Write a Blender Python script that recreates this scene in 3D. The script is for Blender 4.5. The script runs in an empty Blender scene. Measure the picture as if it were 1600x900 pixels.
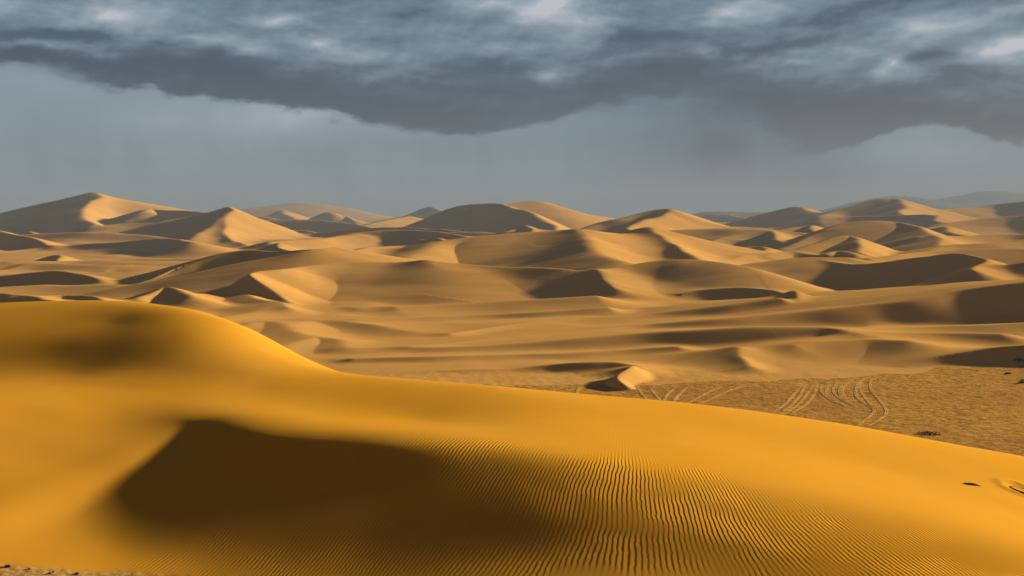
import bpy, math
import numpy as np
R_ = math.radians
scene = bpy.context.scene
COL = scene.collection

# ------------------------------------------------------------------ camera
F = 2198.0            # focal length in pixels of a 1600 px wide picture
H = 24.0              # eye height above the gravel plain
HZ = 335.0            # row of the horizon
PITCH = math.atan((450 - HZ) / F)
cd = bpy.data.cameras.new('camera'); cam = bpy.data.objects.new('camera', cd); COL.objects.link(cam)
cam.location = (0, 0, H); cam.rotation_euler = (math.pi / 2 - PITCH, 0, 0)
cd.sensor_width = 36; cd.lens = 36 * F / 1600; cd.clip_start = 0.5; cd.clip_end = 60000
scene.camera = cam
cP, sP = math.cos(PITCH), math.sin(PITCH)

def at(px, py, D):
    """world point seen at pixel (px,py), at forward ground distance y = D"""
    u = (px - 800) / F; v = (450 - py) / F
    y = cP + v * sP; z = -sP + v * cP
    return (u / y * D, D, H + z / y * D)

# ------------------------------------------------------------------ noise
rng = np.random.RandomState(7)
PERM = rng.permutation(256); PERM = np.concatenate([PERM, PERM])
ANG = rng.rand(256) * 2 * np.pi
GX, GY = np.cos(ANG), np.sin(ANG)
def perlin(x, y):
    xi = np.floor(x).astype(np.int64); yi = np.floor(y).astype(np.int64)
    xf = x - xi; yf = y - yi; xi &= 255; yi &= 255
    def g(ix, iy, dx, dy):
        h = PERM[(PERM[ix & 255] + iy) & 255]
        return GX[h] * dx + GY[h] * dy
    u = xf * xf * xf * (xf * (xf * 6 - 15) + 10); v = yf * yf * yf * (yf * (yf * 6 - 15) + 10)
    a = g(xi, yi, xf, yf); b = g(xi + 1, yi, xf - 1, yf)
    c = g(xi, yi + 1, xf, yf - 1); d = g(xi + 1, yi + 1, xf - 1, yf - 1)
    return (a + u * (b - a)) + v * ((c + u * (d - c)) - (a + u * (b - a)))
def fbm(x, y, o=4, lac=2.03, gain=0.5):
    s = 0; a = 1.0
    for _ in range(o):
        s = s + a * perlin(x, y); x = x * lac + 17.3; y = y * lac - 9.1; a *= gain
    return s
def sstep(a, b, x):
    t = np.clip((x - a) / (b - a), 0, 1); return t * t * (3 - 2 * t)
def smax(a, b, k):
    return np.maximum(a, b) + np.maximum(k - np.abs(a - b), 0) ** 2 / (4 * k)

def catmull(P, n):
    P = np.asarray(P, float); out = []
    Q = np.vstack([2 * P[0] - P[1], P, 2 * P[-1] - P[-2]])
    for i in range(1, len(Q) - 2):
        p0, p1, p2, p3 = Q[i - 1], Q[i], Q[i + 1], Q[i + 2]
        for j in range(n):
            t = j / n
            out.append(0.5 * ((2 * p1) + (-p0 + p2) * t + (2 * p0 - 5 * p1 + 4 * p2 - p3) * t * t + (-p0 + 3 * p1 - 3 * p2 + p3) * t ** 3))
    out.append(P[-1]); return np.array(out)

# ------------------------------------------------------------------ dune ridges
# each: name of the dune it belongs to, crest points (px,py,distance), slope on its far/sun side (left of travel),
# slope on its near/lee side (right of travel), crest rounding r, foot blending k
RIDGES = []
def ridge(dune, pts, sl, sr, r=0.4, k=1.5, n=7):
    # a point may carry its own two slopes: (px,py,distance,far slope,near slope)
    P3 = [(*at(*p[:3]), p[3] if len(p) > 3 else sl, p[4] if len(p) > 4 else sr) for p in pts]
    RIDGES.append((dune, catmull(P3, n), sl, sr, r, k))

# --- far haze dunes
ridge('faint', [(370,336,4600),(430,322,4500),(470,317,4500),(510,323,4500),(550,338,4500)], .25,.13, 8,8)
ridge('faint', [(405,350,3300),(425,338,3300),(441,329,3200),(446,336,3050),(470,348,2900)], .3,.45, 2,5)
ridge('hazy', [(470,352,2700),(490,342,2700),(514,332,2650),(540,340,2650),(556,350,2600)], .3,.45, 2,4)
ridge('hazy', [(455,362,2150),(490,355,2150),(517,350,2100),(522,358,2000),(545,366,1900)], .3,.45, 1,4)
ridge('lowfar', [(520,364,2000),(560,353,2050),(600,344,2150),(640,338,2300)], .25,.22, 3,4)
ridge('horizonpeak', [(590,345,3000),(640,335,3000),(669,323,2950),(690,331,2900),(720,340,2800)], .3,.45, 2,5)
ridge('rightfar', [(1060,340,4200),(1100,331,4200),(1150,330,4200),(1210,333,4200)], .25,.3, 8,8)
ridge('rightfar', [(1090,338,3200),(1120,335,3100),(1160,340,3000)], .25,.4, 3,6)
# --- left massif
ridge('leftpeak', [(-120,372,1600),(-40,354,1650),(20,341,1700),(60,331,1720),(100,317,1740),(143,302,1740),(157,308,1690),(140,315,1640),(130,323,1590),(131,338,1520),(146,349,1450)], .42,.24, 1.5,5)
ridge('leftpeak', [(143,302,1740),(175,313,1800),(200,318,1820),(235,327,1840),(290,332,1850)], .35,.2, 3,6)
ridge('leftpeak', [(186,349,1500),(205,341,1520),(226,330,1550),(236,327,1580),(270,329,1560),(300,330,1520),(330,333,1450)], .3,.35, 2,5)
ridge('leftpeak', [(-60,380,1300),(0,372,1320),(40,364,1330),(50,363,1300),(58,372,1230)], .3,.35, 1.5,5)
ridge('leftpeak', [(75,373,1250),(110,360,1300),(140,354,1300),(200,350,1320),(260,348,1330)], .3,.3, 2,5)
ridge('twinpeak', [(150,372,1250),(200,360,1270),(250,346,1300),(300,338,1320),(340,331,1330),(357,324,1330),(364,328,1290),(354,340,1230),(351,355,1160),(357,370,1090),(375,382,1030),(392,393,980)], .40,.31, 1.2,5)
ridge('twinpeak', [(280,392,1000),(300,375,1060),(330,352,1180),(350,336,1260)], .35,.3, 4,5)
ridge('smalllit', [(20,417,720),(60,409,730),(88,398,740),(90,405,700),(87,414,660),(93,421,630)], .32,.45, .5,2)
ridge('smalllit', [(93,421,640),(140,416,660),(180,420,680)], .3,.4, 1,2)
ridge('capdune', [(150,432,560),(178,421,600),(200,414,620),(225,416,620),(250,422,610)], .2,.3, 1,2)
ridge('capdune', [(240,424,640),(285,418,650),(320,414,660)], .3,.4, 1,2)
ridge('lowleft', [(-80,440,455),(0,432,460),(60,425,462),(100,423,462),(130,428,458),(150,436,452)], .2,.45, .8,1.5)
ridge('longwedge', [(195,454,436),(250,431,458),(300,411,470),(350,397,478),(390,391,482),(430,392,482),(480,389,482),(530,387,484)], .25,.60, .5,1.0)
ridge('wedgefront', [(150,458,425),(205,452,432),(300,434,440),(400,411,450),(480,391,462),(520,386,474)], .2,.17, .6,1.0)
ridge('tinypeak', [(412,391,640),(425,384,650),(434,380,650),(437,387,630),(450,391,610)], .35,.5, .4,1.5)
ridge('earlit', [(440,398,520),(465,393,530),(483,391,530),(475,396,505),(468,406,480),(478,416,460)], .32,.45, .5,1.5)
ridge('earlit', [(483,391,530),(520,388,550),(535,395,530),(550,406,500)], .3,.3, .8,1.5)
# --- behind centre
ridge('skyline', [(610,364,1450),(640,353,1500),(680,336,1540),(720,322,1560),(775,318,1560),(805,325,1490),(835,337,1420),(858,350,1350),(864,360,1290)], .42,.29, 2,5)
ridge('skyline', [(775,318,1640),(840,315,1680),(870,327,1700),(905,334,1750),(950,339,1800)], .3,.3, 4,5)
ridge('midback', [(500,376,1000),(550,367,1020),(610,364,1040),(650,372,1000),(690,380,950)], .2,.25, 3,4)
ridge('midback', [(640,380,900),(680,372,900),(700,378,860),(720,380,840)], .3,.35, 1,3)
ridge('pointed', [(780,366,1000),(805,358,1020),(822,353,1030),(830,362,980),(845,370,930)], .35,.4, .7,3)
ridge('crescent', [(545,408,520),(553,398,540),(560,390,560),(600,386,600),(640,385,610),(668,382,600)], .2,.3, .6,2)
# --- pointed dune right of centre
ridge('pointright', [(870,374,1050),(900,362,1100),(930,350,1130),(965,340,1150),(1000,332,1170),(1040,325,1180),(1048,331,1130),(1025,341,1070),(995,349,1010),(982,358,960)], .34,.33, 1,4)
ridge('pointright', [(1048,331,1130),(1080,342,1160),(1120,352,1180),(1165,361,1180)], .33,.3, 3,4)
ridge('litband', [(985,370,630),(1012,357,640),(1028,366,615),(1055,382,575),(1080,398,535),(1100,409,505)], .36,.28, .6,2.5)
ridge('amphi', [(610,416,490,.2,.3),(645,398,530,.2,.3),(682,381,570,.2,.28),(720,373,590,.2,.2),(770,367,600,.2,.15),(830,362,606,.2,.15),(880,361,606,.2,.18),(905,363,596,.2,.3)], .2,.22, 4,4)
ridge('amphi', [(905,362,596,.3,.25),(916,372,560,.3,.25),(922,384,530,.3,.25),(935,396,505,.3,.2),(960,406,480,.3,.2)], .25,.2, 3,4)
ridge('amphi', [(905,362,604,.2,.2),(950,363,620,.2,.2),(985,365,632,.2,.2),(1012,358,642,.2,.2)], .2,.22, 3,4)
# --- great bowl
ridge('bowl', [(446,472,370,.6,.38),(425,460,375,.65,.38),(406,446,380,.65,.38),(390,431,387,.65,.38),(402,425,398,.6,.36),(435,421,408,.5,.33),(470,417,424,.4,.27),(530,411,438,.3,.20),(600,410,442,.3,.17),(665,412,440,.3,.17)], .35,.14, .8,2)
ridge('bowl', [(665,412,440),(674,418,433)], .2,.24, 1.5,2.5)
ridge('bowl', [(665,412,440,.2,.22),(740,413,440,.2,.22),(790,417,436,.2,.26),(860,420,432,.2,.28),(940,430,424,.2,.3),(955,446,405,.2,.3)], .2,.2, 1.0,3)
ridge('brightface', [(928,422,434,.3,.3),(935,425,425,.3,.4),(946,437,410,.3,.4),(958,449,398,.3,.4)], .25,.3, .6,2)
ridge('brightface', [(935,425,425,.3,.3),(975,417,436,.3,.28),(1020,408,444,.3,.27),(1060,405,446,.3,.25),(1105,407,446,.3,.22),(1160,416,440,.3,.2)], .3,.24, 1,2.5)
# --- right middle
ridge('bigbrown', [(1112,455,436,.3,.3),(1097,446,445,.3,.3),(1096,438,458,.3,.3),(1112,431,470,.3,.22),(1140,420,485),(1190,409,500),(1250,402,508),(1315,402,508)], .22,.16, 1.5,3)
ridge('bigbrown', [(1290,411,500),(1340,412,480),(1400,407,470),(1460,400,462),(1500,396,455),(1535,403,438),(1538,410,418),(1517,421,398)], .3,.42, .6,2)
ridge('slipcentre', [(1070,462,400),(1100,452,405),(1150,449,405),(1200,454,395),(1240,463,380)], .15,.40, .6,1.5)
ridge('littip', [(1150,476,345),(1210,463,350),(1237,455,352),(1245,462,346),(1250,472,338)], .34,.32, .6,1.5)
ridge('longridge', [(700,522,279),(800,508,298),(900,499,310),(1000,492,320),(1080,484,326),(1150,475,331),(1220,466,335)], .10,.44, .6,1.2)
ridge('longridge', [(1240,470,350),(1330,470,350),(1400,462,350)], .1,.2, 1.5,2)
ridge('darkridge', [(640,545,249),(750,531,262),(850,522,273),(950,513,284),(1100,499,296),(1250,487,306),(1400,471,317),(1500,454,327),(1600,440,334),(1750,425,338)], .10,.52, .6,1.1)
ridge('rightdark', [(1470,450,400),(1500,440,405),(1540,424,410),(1600,410,415),(1700,400,420)], .25,.4, 1,2)
ridge('lowswell', [(530,548,247),(620,545,248),(750,541,249),(900,529,254),(1000,521,257),(1100,514,259),(1180,510,260),(1290,511,260),(1340,522,250)], .10,.31, 1.2,1.2)
ridge('brinkridge', [(1000,583,219),(1050,573,225),(1100,556,231),(1146,544,234),(1151,557,225),(1164,571,216)], .3,.24, .5,.8)
ridge('brinkridge', [(1146,544,234),(1200,540,238),(1260,535,241),(1350,530,244),(1420,532,240)], .15,.18, .8,1.2)
ridge('frontdark', [(600,596,208),(650,589,211),(700,580,214),(760,578,215),(800,577,216),(850,571,217),(900,566,217),(950,565,217),(985,570,215)], .15,.34, .6,.8)
ridge('frontlit', [(1001,578,208),(985,572,206),(976,576,203),(966,584,199),(964,591,196),(972,600,192)], .60,.95, .3,.4)
ridge('frontlit', [(985,572,211),(1005,582,212),(1025,590,210),(1060,584,216),(1100,577,224)], .25,.26, .6,.8)
ridge('rightshade', [(1410,575,221),(1470,557,226),(1530,546,228),(1600,539,228),(1720,532,228)], .15,.48, .6,.8)
# --- upper right field
ridge('rightsky', [(1150,349,1900),(1200,331,1950),(1241,323,1950),(1262,329,1900),(1290,332,1880)], .3,.24, 2,5)
ridge('rightsky2', [(1280,338,1750),(1310,328,1800),(1345,319,1830),(1375,311,1850),(1400,312,1840),(1412,320,1760),(1408,330,1640),(1425,338,1560)], .3,.26, 1.5,5)
ridge('rightsky2', [(1405,314,1840),(1440,325,1900),(1490,325,1950),(1540,320,2000),(1600,313,2000),(1700,303,2000)], .25,.25, 4,6)
ridge('rightbase', [(1455,356,1300),(1500,346,1350),(1550,338,1380),(1610,335,1380),(1700,332,1380)], .25,.26, 2,4)
ridge('rightmid', [(1280,344,1500),(1340,338,1520),(1420,336,1500),(1460,336,1480),(1470,345,1380)], .2,.3, 2,4)
ridge('domeright', [(1225,388,820),(1270,369,860),(1315,350,890),(1360,345,900),(1400,347,900),(1425,352,880),(1450,360,840),(1464,370,790),(1472,384,730)], .32,.23, 1.5,4)
ridge('peakright', [(1195,402,600),(1230,394,620),(1270,382,640),(1310,370,660),(1332,370,660),(1340,382,620),(1348,395,580)], .36,.28, .7,2.5)
ridge('peakright', [(1290,396,560),(1310,391,570),(1330,396,550),(1345,404,530)], .3,.3, .6,2)
ridge('ribs', [(1090,386,900),(1130,372,940),(1180,365,960),(1207,361,960),(1211,370,900),(1222,377,860)], .3,.35, .8,3)
ridge('ribs', [(1180,371,1040),(1225,358,1080),(1265,352,1090),(1272,360,1020),(1300,364,980)], .3,.35, .8,3)
ridge('ribs', [(1100,398,760),(1150,388,790),(1190,386,790),(1200,393,740)], .25,.35, .8,3)
ridge('rightflat', [(1455,392,620),(1490,383,640),(1540,380,650),(1610,378,660),(1720,376,660)], .15,.25, 1,2)
ridge('rightflat', [(1570,381,700),(1600,374,710),(1680,366,720)], .25,.35, .7,2)
ridge('rightflat', [(1470,356,1080),(1480,354,1070),(1490,363,1000)], .3,.3, .7,3)
# --- left lower behind the foreground dune
ridge('hollow', [(-80,472,330),(0,459,350),(40,462,340),(90,469,320)], .2,.3, 1,1.2)
ridge('hollow', [(20,466,340),(110,461,355),(180,470,330),(240,478,315)], .2,.3, .8,1.2)
ridge('hollow', [(215,468,350),(255,450,380),(275,452,370),(295,462,345)], .3,.3, .8,1.2)
ridge('backslope', [(250,478,340),(310,461,370),(360,455,385),(385,460,375),(420,470,350),(445,480,330)], .3,.15, .8,1.2)
ridge('stripes', [(330,500,300),(390,489,322),(450,479,342),(530,479,345),(560,483,340)], .12,.2, 1.5,1.5)
ridge('stripes', [(350,516,280),(400,506,298),(432,504,300),(440,512,288),(470,522,272)], .2,.2, 1.5,1.5)
ridge('stripes', [(440,512,288),(480,504,306),(540,503,306),(600,511,294),(640,520,284)], .12,.2, 1.5,1.5)
ridge('stripes', [(430,547,246),(460,535,258),(490,529,266),(530,533,260),(545,546,248)], .2,.22, 1.5,1.5)

# long low ridges that fill the ground between the big dunes
ridge('leftfloor', [(-80,400,860),(0,394,900),(80,386,930),(170,379,930),(260,373,900),(300,378,860)], .2,.28, 1,3)
ridge('leftfloor', [(-60,424,640),(40,415,660),(110,421,640),(200,432,600)], .2,.32, .8,2)
ridge('leftfloor', [(120,448,480),(190,437,500),(250,428,520),(300,424,540)], .2,.32, .8,2)
ridge('swells', [(560,502,308),(650,497,316),(750,492,323),(850,487,328),(950,480,334)], .12,.44, .7,1.5)
ridge('swells', [(560,561,228),(680,557,230),(800,554,234),(950,549,239),(1060,541,243)], .12,.44, .6,1)
ridge('swells', [(1180,526,260),(1300,519,270),(1450,511,279),(1600,504,286),(1700,500,289)], .12,.30, .8,1.5)
ridge('swells', [(620,480,341),(720,474,351),(830,468,359),(930,462,365)], .12,.30, .8,2)
ridge('swells', [(1240,540,237),(1330,524,250),(1450,520,256),(1560,521,256)], .12,.30, .7,1)
ridge('backfill', [(420,378,900),(500,372,960),(560,366,1000)], .25,.35, 1,3)
ridge('backfill', [(1120,412,560),(1180,400,600),(1240,396,620),(1290,399,600)], .2,.32, 1,2.5)
ridge('backfill', [(1440,372,800),(1500,369,830),(1560,366,850),(1640,368,850)], .2,.35, 1,3)
ridge('backfill', [(1360,404,520),(1420,396,545),(1480,391,560),(1560,388,570),(1650,390,570)], .2,.3, .8,2)

# procedural far field of low dunes so the plain is never empty
for i in range(120):
    y = 900 + 3600 * rng.rand() ** 1.3; x = (rng.rand() * 2 - 1) * .62 * y
    hh = (6 + 16 * rng.rand()) * (0.6 + y / 5000); L = hh * (4 + 4 * rng.rand()); a = R_(-20 + 50 * rng.rand())
    P = []
    for t in np.linspace(-1, 1, 6):
        u = t * L; v = -0.28 * L * t * t * (1 + .6 * t) + hh * .6 * np.sin(3 * t + i)
        P.append((x + u * np.cos(a) - v * np.sin(a), y + u * np.sin(a) + v * np.cos(a), hh * (1 - .75 * t * t) - 2, .28, .42))
    # keep below the horizon line the photograph shows there
    zmax = max(p[2] for p in P)
    lim = H - 2 + 0.0 * y
    if y > 2600: lim = H + 6
    if zmax > lim: P = [(p[0], p[1], p[2] - (zmax - lim), p[3], p[4]) for p in P]
    RIDGES.append(('farfield', catmull(P, 4), .28, .42, .8 + y / 1500, 4.0))

NAMES = []
for rr in RIDGES:
    if rr[0] not in NAMES: NAMES.append(rr[0])

def ridge_field(X, Y, h, ids):
    for dune, P, sl, sr, r, k in RIDGES:
        zmax = P[:, 2].max(); reach = max(5.0, (zmax + 4) / max(min(P[:, 3].min(), P[:, 4].min()), .08)) + 10
        m = (X > P[:, 0].min() - reach) & (X < P[:, 0].max() + reach) & (Y > P[:, 1].min() - reach) & (Y < P[:, 1].max() + reach)
        idx = np.nonzero(m.ravel())[0]
        if not len(idx): continue
        x = X.ravel()[idx]; y = Y.ravel()[idx]
        # wobble the plan a little so that crests are never ruled lines
        wl = 0.05 * P[:, 1].mean() + 4
        wx = x + perlin(x / wl, y / wl) * wl * .10; wy = y + perlin(x / wl + 31, y / wl) * wl * .10
        best = np.full(len(x), 1e18); sd = np.zeros(len(x))
        for a, b in zip(P[:-1], P[1:]):
            dx, dy = b[0] - a[0], b[1] - a[1]; L2 = dx * dx + dy * dy + 1e-9
            qx, qy = wx - a[0], wy - a[1]
            t = np.clip((qx * dx + qy * dy) / L2, 0, 1)
            ex, ey = qx - t * dx, qy - t * dy; d2 = ex * ex + ey * ey
            c = d2 < best
            best[c] = d2[c]
            sd[c] = ((dx * qy - dy * qx) / math.sqrt(L2))[c]
        w = np.clip(sd / (np.sqrt(best) + 1e-6), -1, 1) * .5 + .5
        r = np.maximum(r, y * .0020)
        hr = np.full(len(x), -1e9)
        for a, b in zip(P[:-1], P[1:]):
            dx, dy = b[0] - a[0], b[1] - a[1]; L2 = dx * dx + dy * dy + 1e-9
            qx, qy = wx - a[0], wy - a[1]
            L1 = math.sqrt(L2); t0 = (qx * dx + qy * dy) / L2
            s_ = a[4] + (a[3] - a[4]) * w; g = (b[2] - a[2]) / L1
            t = np.clip(t0 + np.abs(dx * qy - dy * qx) / L2 * g / np.sqrt(np.maximum(s_ * s_ - g * g, .25 * s_ * s_)), 0, 1)
            d2 = (qx - t * dx) ** 2 + (qy - t * dy) ** 2
            pl = a[3] + t * (b[3] - a[3]); pr = a[4] + t * (b[4] - a[4])
            hr = np.maximum(hr, a[2] + t * (b[2] - a[2]) - (pr + (pl - pr) * w) * (np.sqrt(d2 + r * r) - r))
        h0 = h.ravel()[idx]
        win = hr > h0
        h.ravel()[idx] = smax(h0, hr, k)
        ii = ids.ravel(); ii[idx[win]] = NAMES.index(dune) + 1

def dune_waves(x, y, lam, ang, seed):
    ca, sa = math.cos(ang), math.sin(ang)
    u = x * ca + y * sa; v = -x * sa + y * ca
    ph = u / lam + 1.3 * fbm(x / (lam * 3.1) + seed, y / (lam * 3.1), 3) + .15 * v / lam
    f = ph - np.floor(ph)
    f = np.where(f < .68, f / .68, (1 - f) / .32)
    f = f * f * (3 - 2 * f)
    amp = np.clip(fbm(x / (lam * 4) + 5 * seed, y / (lam * 4) - seed, 3) * 1.4 + .35, 0, 1)
    return f * amp

# ------------------------------------------------------------------ materials
def new_mat(name):
    m = bpy.data.materials.new(name); m.use_nodes = True
    nt = m.node_tree; b = nt.nodes['Principled BSDF']; b.inputs['Roughness'].default_value = 1.0
    b.inputs['Specular IOR Level'].default_value = 0.0
    return m, nt, b
def N(nt, t, **kw):
    n = nt.nodes.new(t)
    for k, v in kw.items(): setattr(n, k, v)
    return n
def noise(nt, vec, scale, detail=3, rough=.55, dist=0.0):
    n = N(nt, 'ShaderNodeTexNoise'); n.inputs['Scale'].default_value = scale; n.inputs['Detail'].default_value = detail
    n.inputs['Roughness'].default_value = rough; n.inputs['Distortion'].default_value = dist
    if vec is not None: nt.links.new(vec, n.inputs['Vector'])
    return n.outputs['Fac']
def mathn(nt, op, a, b=None, c=None, clamp=False):
    n = N(nt, 'ShaderNodeMath', operation=op, use_clamp=clamp)
    for i, v in enumerate((a, b, c)):
        if v is None: continue
        if isinstance(v, (int, float)): n.inputs[i].default_value = v
        else: nt.links.new(v, n.inputs[i])
    return n.outputs[0]
def mixc(nt, f, a, b):
    n = N(nt, 'ShaderNodeMix', data_type='RGBA')
    if isinstance(f, (int, float)): n.inputs[0].default_value = f
    else: nt.links.new(f, n.inputs[0])
    for i, v in ((6, a), (7, b)):
        if isinstance(v, tuple): n.inputs[i].default_value = (*v, 1)
        else: nt.links.new(v, n.inputs[i])
    return n.outputs[2]
def mapr(nt, v, a, b, c=0.0, d=1.0):
    n = N(nt, 'ShaderNodeMapRange'); n.interpolation_type = 'SMOOTHSTEP'
    nt.links.new(v, n.inputs[0])
    for i, q in enumerate((a, b, c, d)): n.inputs[i + 1].default_value = q
    return n.outputs[0]

# sand of the dunes beyond the plain
M_sand, nt, b = new_mat('dune_sand')
geo = N(nt, 'ShaderNodeNewGeometry'); pos = geo.outputs['Position']
n1 = noise(nt, pos, .02, 4); n2 = noise(nt, pos, .35, 4)
c = mixc(nt, mapr(nt, n1, .35, .65), (.63, .286, .064), (.66, .312, .080))
c = mixc(nt, mathn(nt, 'MULTIPLY', mapr(nt, n2, .4, .7), .25), c, (.55, .25, .052))
nt.links.new(c, b.inputs['Base Color'])
# gravel plain
M_plain, nt, b = new_mat('gravel_plain')
geo = N(nt, 'ShaderNodeNewGeometry'); pos = geo.outputs['Position']
n1 = noise(nt, pos, .12, 5, .65); n2 = noise(nt, pos, 1.1, 5, .7); n3 = noise(nt, pos, .03, 3)
c = mixc(nt, mapr(nt, n2, .38, .64), (.29, .115, .020), (.64, .30, .052))
n4 = noise(nt, pos, .45, 6, .7, .6)
c = mixc(nt, mathn(nt, 'MULTIPLY', mapr(nt, n1, .42, .62), .6), c, (.58, .26, .05))
c = mixc(nt, mathn(nt, 'MULTIPLY', mapr(nt, n4, .52, .66), .7), c, (.66, .33, .085))
c = mixc(nt, mathn(nt, 'MULTIPLY', mapr(nt, n4, .46, .34), .6), c, (.20, .075, .018))
c = mixc(nt, mathn(nt, 'MULTIPLY', mapr(nt, n3, .45, .6), .35), c, (.34, .128, .030))
nt.links.new(c, b.inputs['Base Color'])
bp = N(nt, 'ShaderNodeBump'); bp.inputs['Strength'].default_value = .8; bp.inputs['Distance'].default_value = .25
nt.links.new(n2, bp.inputs['Height']); nt.links.new(bp.outputs[0], b.inputs['Normal'])
# foreground sand with wind ripples
M_fore, nt, b = new_mat('rippled_sand')
geo = N(nt, 'ShaderNodeNewGeometry'); pos = geo.outputs['Position']
c = mixc(nt, mapr(nt, noise(nt, pos, .15, 4), .35, .65), (.65, .266, .018), (.67, .280, .025))
at3 = N(nt, 'ShaderNodeAttribute', attribute_name='gravel')
gc = mixc(nt, mapr(nt, noise(nt, pos, 6, 5, .7), .4, .62), (.34, .15, .05), (.60, .32, .10))
c = mixc(nt, at3.outputs['Fac'], c, gc); nt.links.new(c, b.inputs['Base Color'])
at1 = N(nt, 'ShaderNodeAttribute', attribute_name='ripple_phase'); at2 = N(nt, 'ShaderNodeAttribute', attribute_name='ripple_amp')
wob = mathn(nt, 'MULTIPLY', noise(nt, pos, .9, 2, .5), 6.0)
wob2 = mathn(nt, 'MULTIPLY', noise(nt, pos, 3.2, 2, .5), 3.2)
ph = mathn(nt, 'ADD', mathn(nt, 'ADD', at1.outputs['Fac'], wob), wob2)
s = mathn(nt, 'SINE', ph)
s = mathn(nt, 'ADD', s, mathn(nt, 'MULTIPLY', mathn(nt, 'SINE', mathn(nt, 'MULTIPLY', ph, 2.0)), .22))
amp = mathn(nt, 'MULTIPLY', at2.outputs['Fac'], mapr(nt, noise(nt, pos, .45, 3), .35, .65, .15, 1.25))
hgt = mathn(nt, 'MULTIPLY', s, amp)
hgt = mathn(nt, 'ADD', hgt, mathn(nt, 'MULTIPLY', noise(nt, pos, 14, 3, .6), .15))
bp = N(nt, 'ShaderNodeBump'); bp.inputs['Strength'].default_value = 1; bp.inputs['Distance'].default_value = .006
nt.links.new(hgt, bp.inputs['Height']); nt.links.new(bp.outputs[0], b.inputs['Normal'])
M_rock, nt, b = new_mat('hill_rock'); b.inputs['Base Color'].default_value = (.16, .12, .09, 1)

# ------------------------------------------------------------------ mesh helpers
def tag(o, label=None, cat=None, group=None, kind=None):
    for k, v in (('label', label), ('category', cat), ('group', group), ('kind', kind)):
        if v: o[k] = v
    return o
def grid_mesh(name, V, quads, mat, normals=None, attrs=None):
    me = bpy.data.meshes.new(name)
    nv, nf = len(V), len(quads)
    me.vertices.add(nv); me.vertices.foreach_set('co', V.astype(np.float32).ravel())
    me.loops.add(nf * 4); me.loops.foreach_set('vertex_index', quads.astype(np.int32).ravel())
    me.polygons.add(nf); me.polygons.foreach_set('loop_start', np.arange(0, nf * 4, 4, dtype=np.int32))
    me.update(calc_edges=True)
    me.polygons.foreach_set('use_smooth', np.ones(nf, dtype=bool))
    if attrs:
        for k, v in attrs.items():
            a = me.attributes.new(k, 'FLOAT', 'POINT'); a.data.foreach_set('value', v.astype(np.float32).ravel())
    me.materials.append(mat)
    if normals is not None: me.normals_split_custom_set_from_vertices(normals.astype(np.float32).tolist())
    o = bpy.data.objects.new(name, me); COL.objects.link(o); return o
def grid_normals(X, Y, Z):
    P = np.stack([X, Y, Z], -1)
    du = np.gradient(P, axis=1); dv = np.gradient(P, axis=0)
    n = np.cross(du, dv); n /= np.linalg.norm(n, axis=-1, keepdims=True) + 1e-12
    n[n[..., 2] < 0] *= -1
    return n
def grid_quads(nr, nc):
    i = np.arange(nr * nc).reshape(nr, nc)
    return np.stack([i[:-1, :-1], i[:-1, 1:], i[1:, 1:], i[1:, :-1]], -1).reshape(-1, 4)

QUICK = 1.0
# ------------------------------------------------------------------ middle and far terrain
du = .00075 / QUICK
uc = np.arange(-.40, .4001, du); side = np.linspace(.40, .95, 60)[1:]
U = np.concatenate([-side[::-1], uc, side])
ld = .0021 / QUICK
Dr = np.exp(np.arange(math.log(88), math.log(6500), ld))
UU, DD = np.meshgrid(U, Dr)
X = UU * DD; Y = DD
far = sstep(230, 420, Y)
plainmask = 1 - sstep(-3, 10, Y - (222 + .0 * X))          # the gravel flat before the dunes
h = .25 * fbm(X / 23, Y / 23, 3) * (1 - far) + far * (2.0 * fbm(X / 160, Y / 160, 3) - .6)
h = h * sstep(150, 260, Y) 
ids = np.zeros(h.shape, int)
h -= 2.6 * np.exp(-((X + 28) / 34) ** 2 - ((Y - 385) / 45) ** 2)
h += far * dune_waves(X, Y, 60, R_(62), 3.0) * 3.2
h += sstep(232, 290, Y) * dune_waves(X, Y, 26, R_(118), 5.0) * .75
h += sstep(800, 1600, Y) * dune_waves(X, Y, 210, R_(70), 8.0) * 7.0
ridge_field(X, Y, h, ids)
# secondary sand waves over everything beyond the plain
ca, sa = math.cos(R_(25)), math.sin(R_(25))
u1 = X * ca + Y * sa; v1 = -X * sa + Y * ca
h += sstep(225, 330, Y) * (.35 * fbm(u1 / 55, v1 / 16, 3) + sstep(500, 1200, Y) * 1.2 * fbm(u1 / 150, v1 / 38, 4) + sstep(900, 1400, Y) * 1.6 * fbm(u1 / 260, v1 / 70, 3))
h += (1 - sstep(205, 228, Y)) * (ids == 0) * (.05 * fbm(X / 1.7, Y / 1.7, 3))
nrm = grid_normals(X, Y, h)
V = np.stack([X, Y, h], -1).reshape(-1, 3); NV = nrm.reshape(-1, 3)
Q = grid_quads(*h.shape)
qi = ids.ravel()[Q[:, 0]]
qy = Y.ravel()[Q[:, 0]]
qx = X.ravel()[Q[:, 0]]; qp = qx / qy * F + 800 + 70 * fbm(qx / 14, qy / 26, 3)
edge_D = np.interp(qp, [300, 740, 780, 960, 1100, 1300, 1450, 1600, 1900], [120, 150, 196, 198, 200, 206, 214, 222, 232]) + 5 * fbm(qx / 9, qy / 7, 3)
qi = np.where((qi == 0) & (qy > edge_D), -1, qi)
def emit(mask, name, mat):
    q = Q[mask]
    if not len(q): return None
    used, inv = np.unique(q, return_inverse=True)
    return grid_mesh(name, V[used], inv.reshape(-1, 4), mat, NV[used])
o = emit(qi == 0, 'gravel_plain_ground', M_plain); tag(o, kind='structure')
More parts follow.
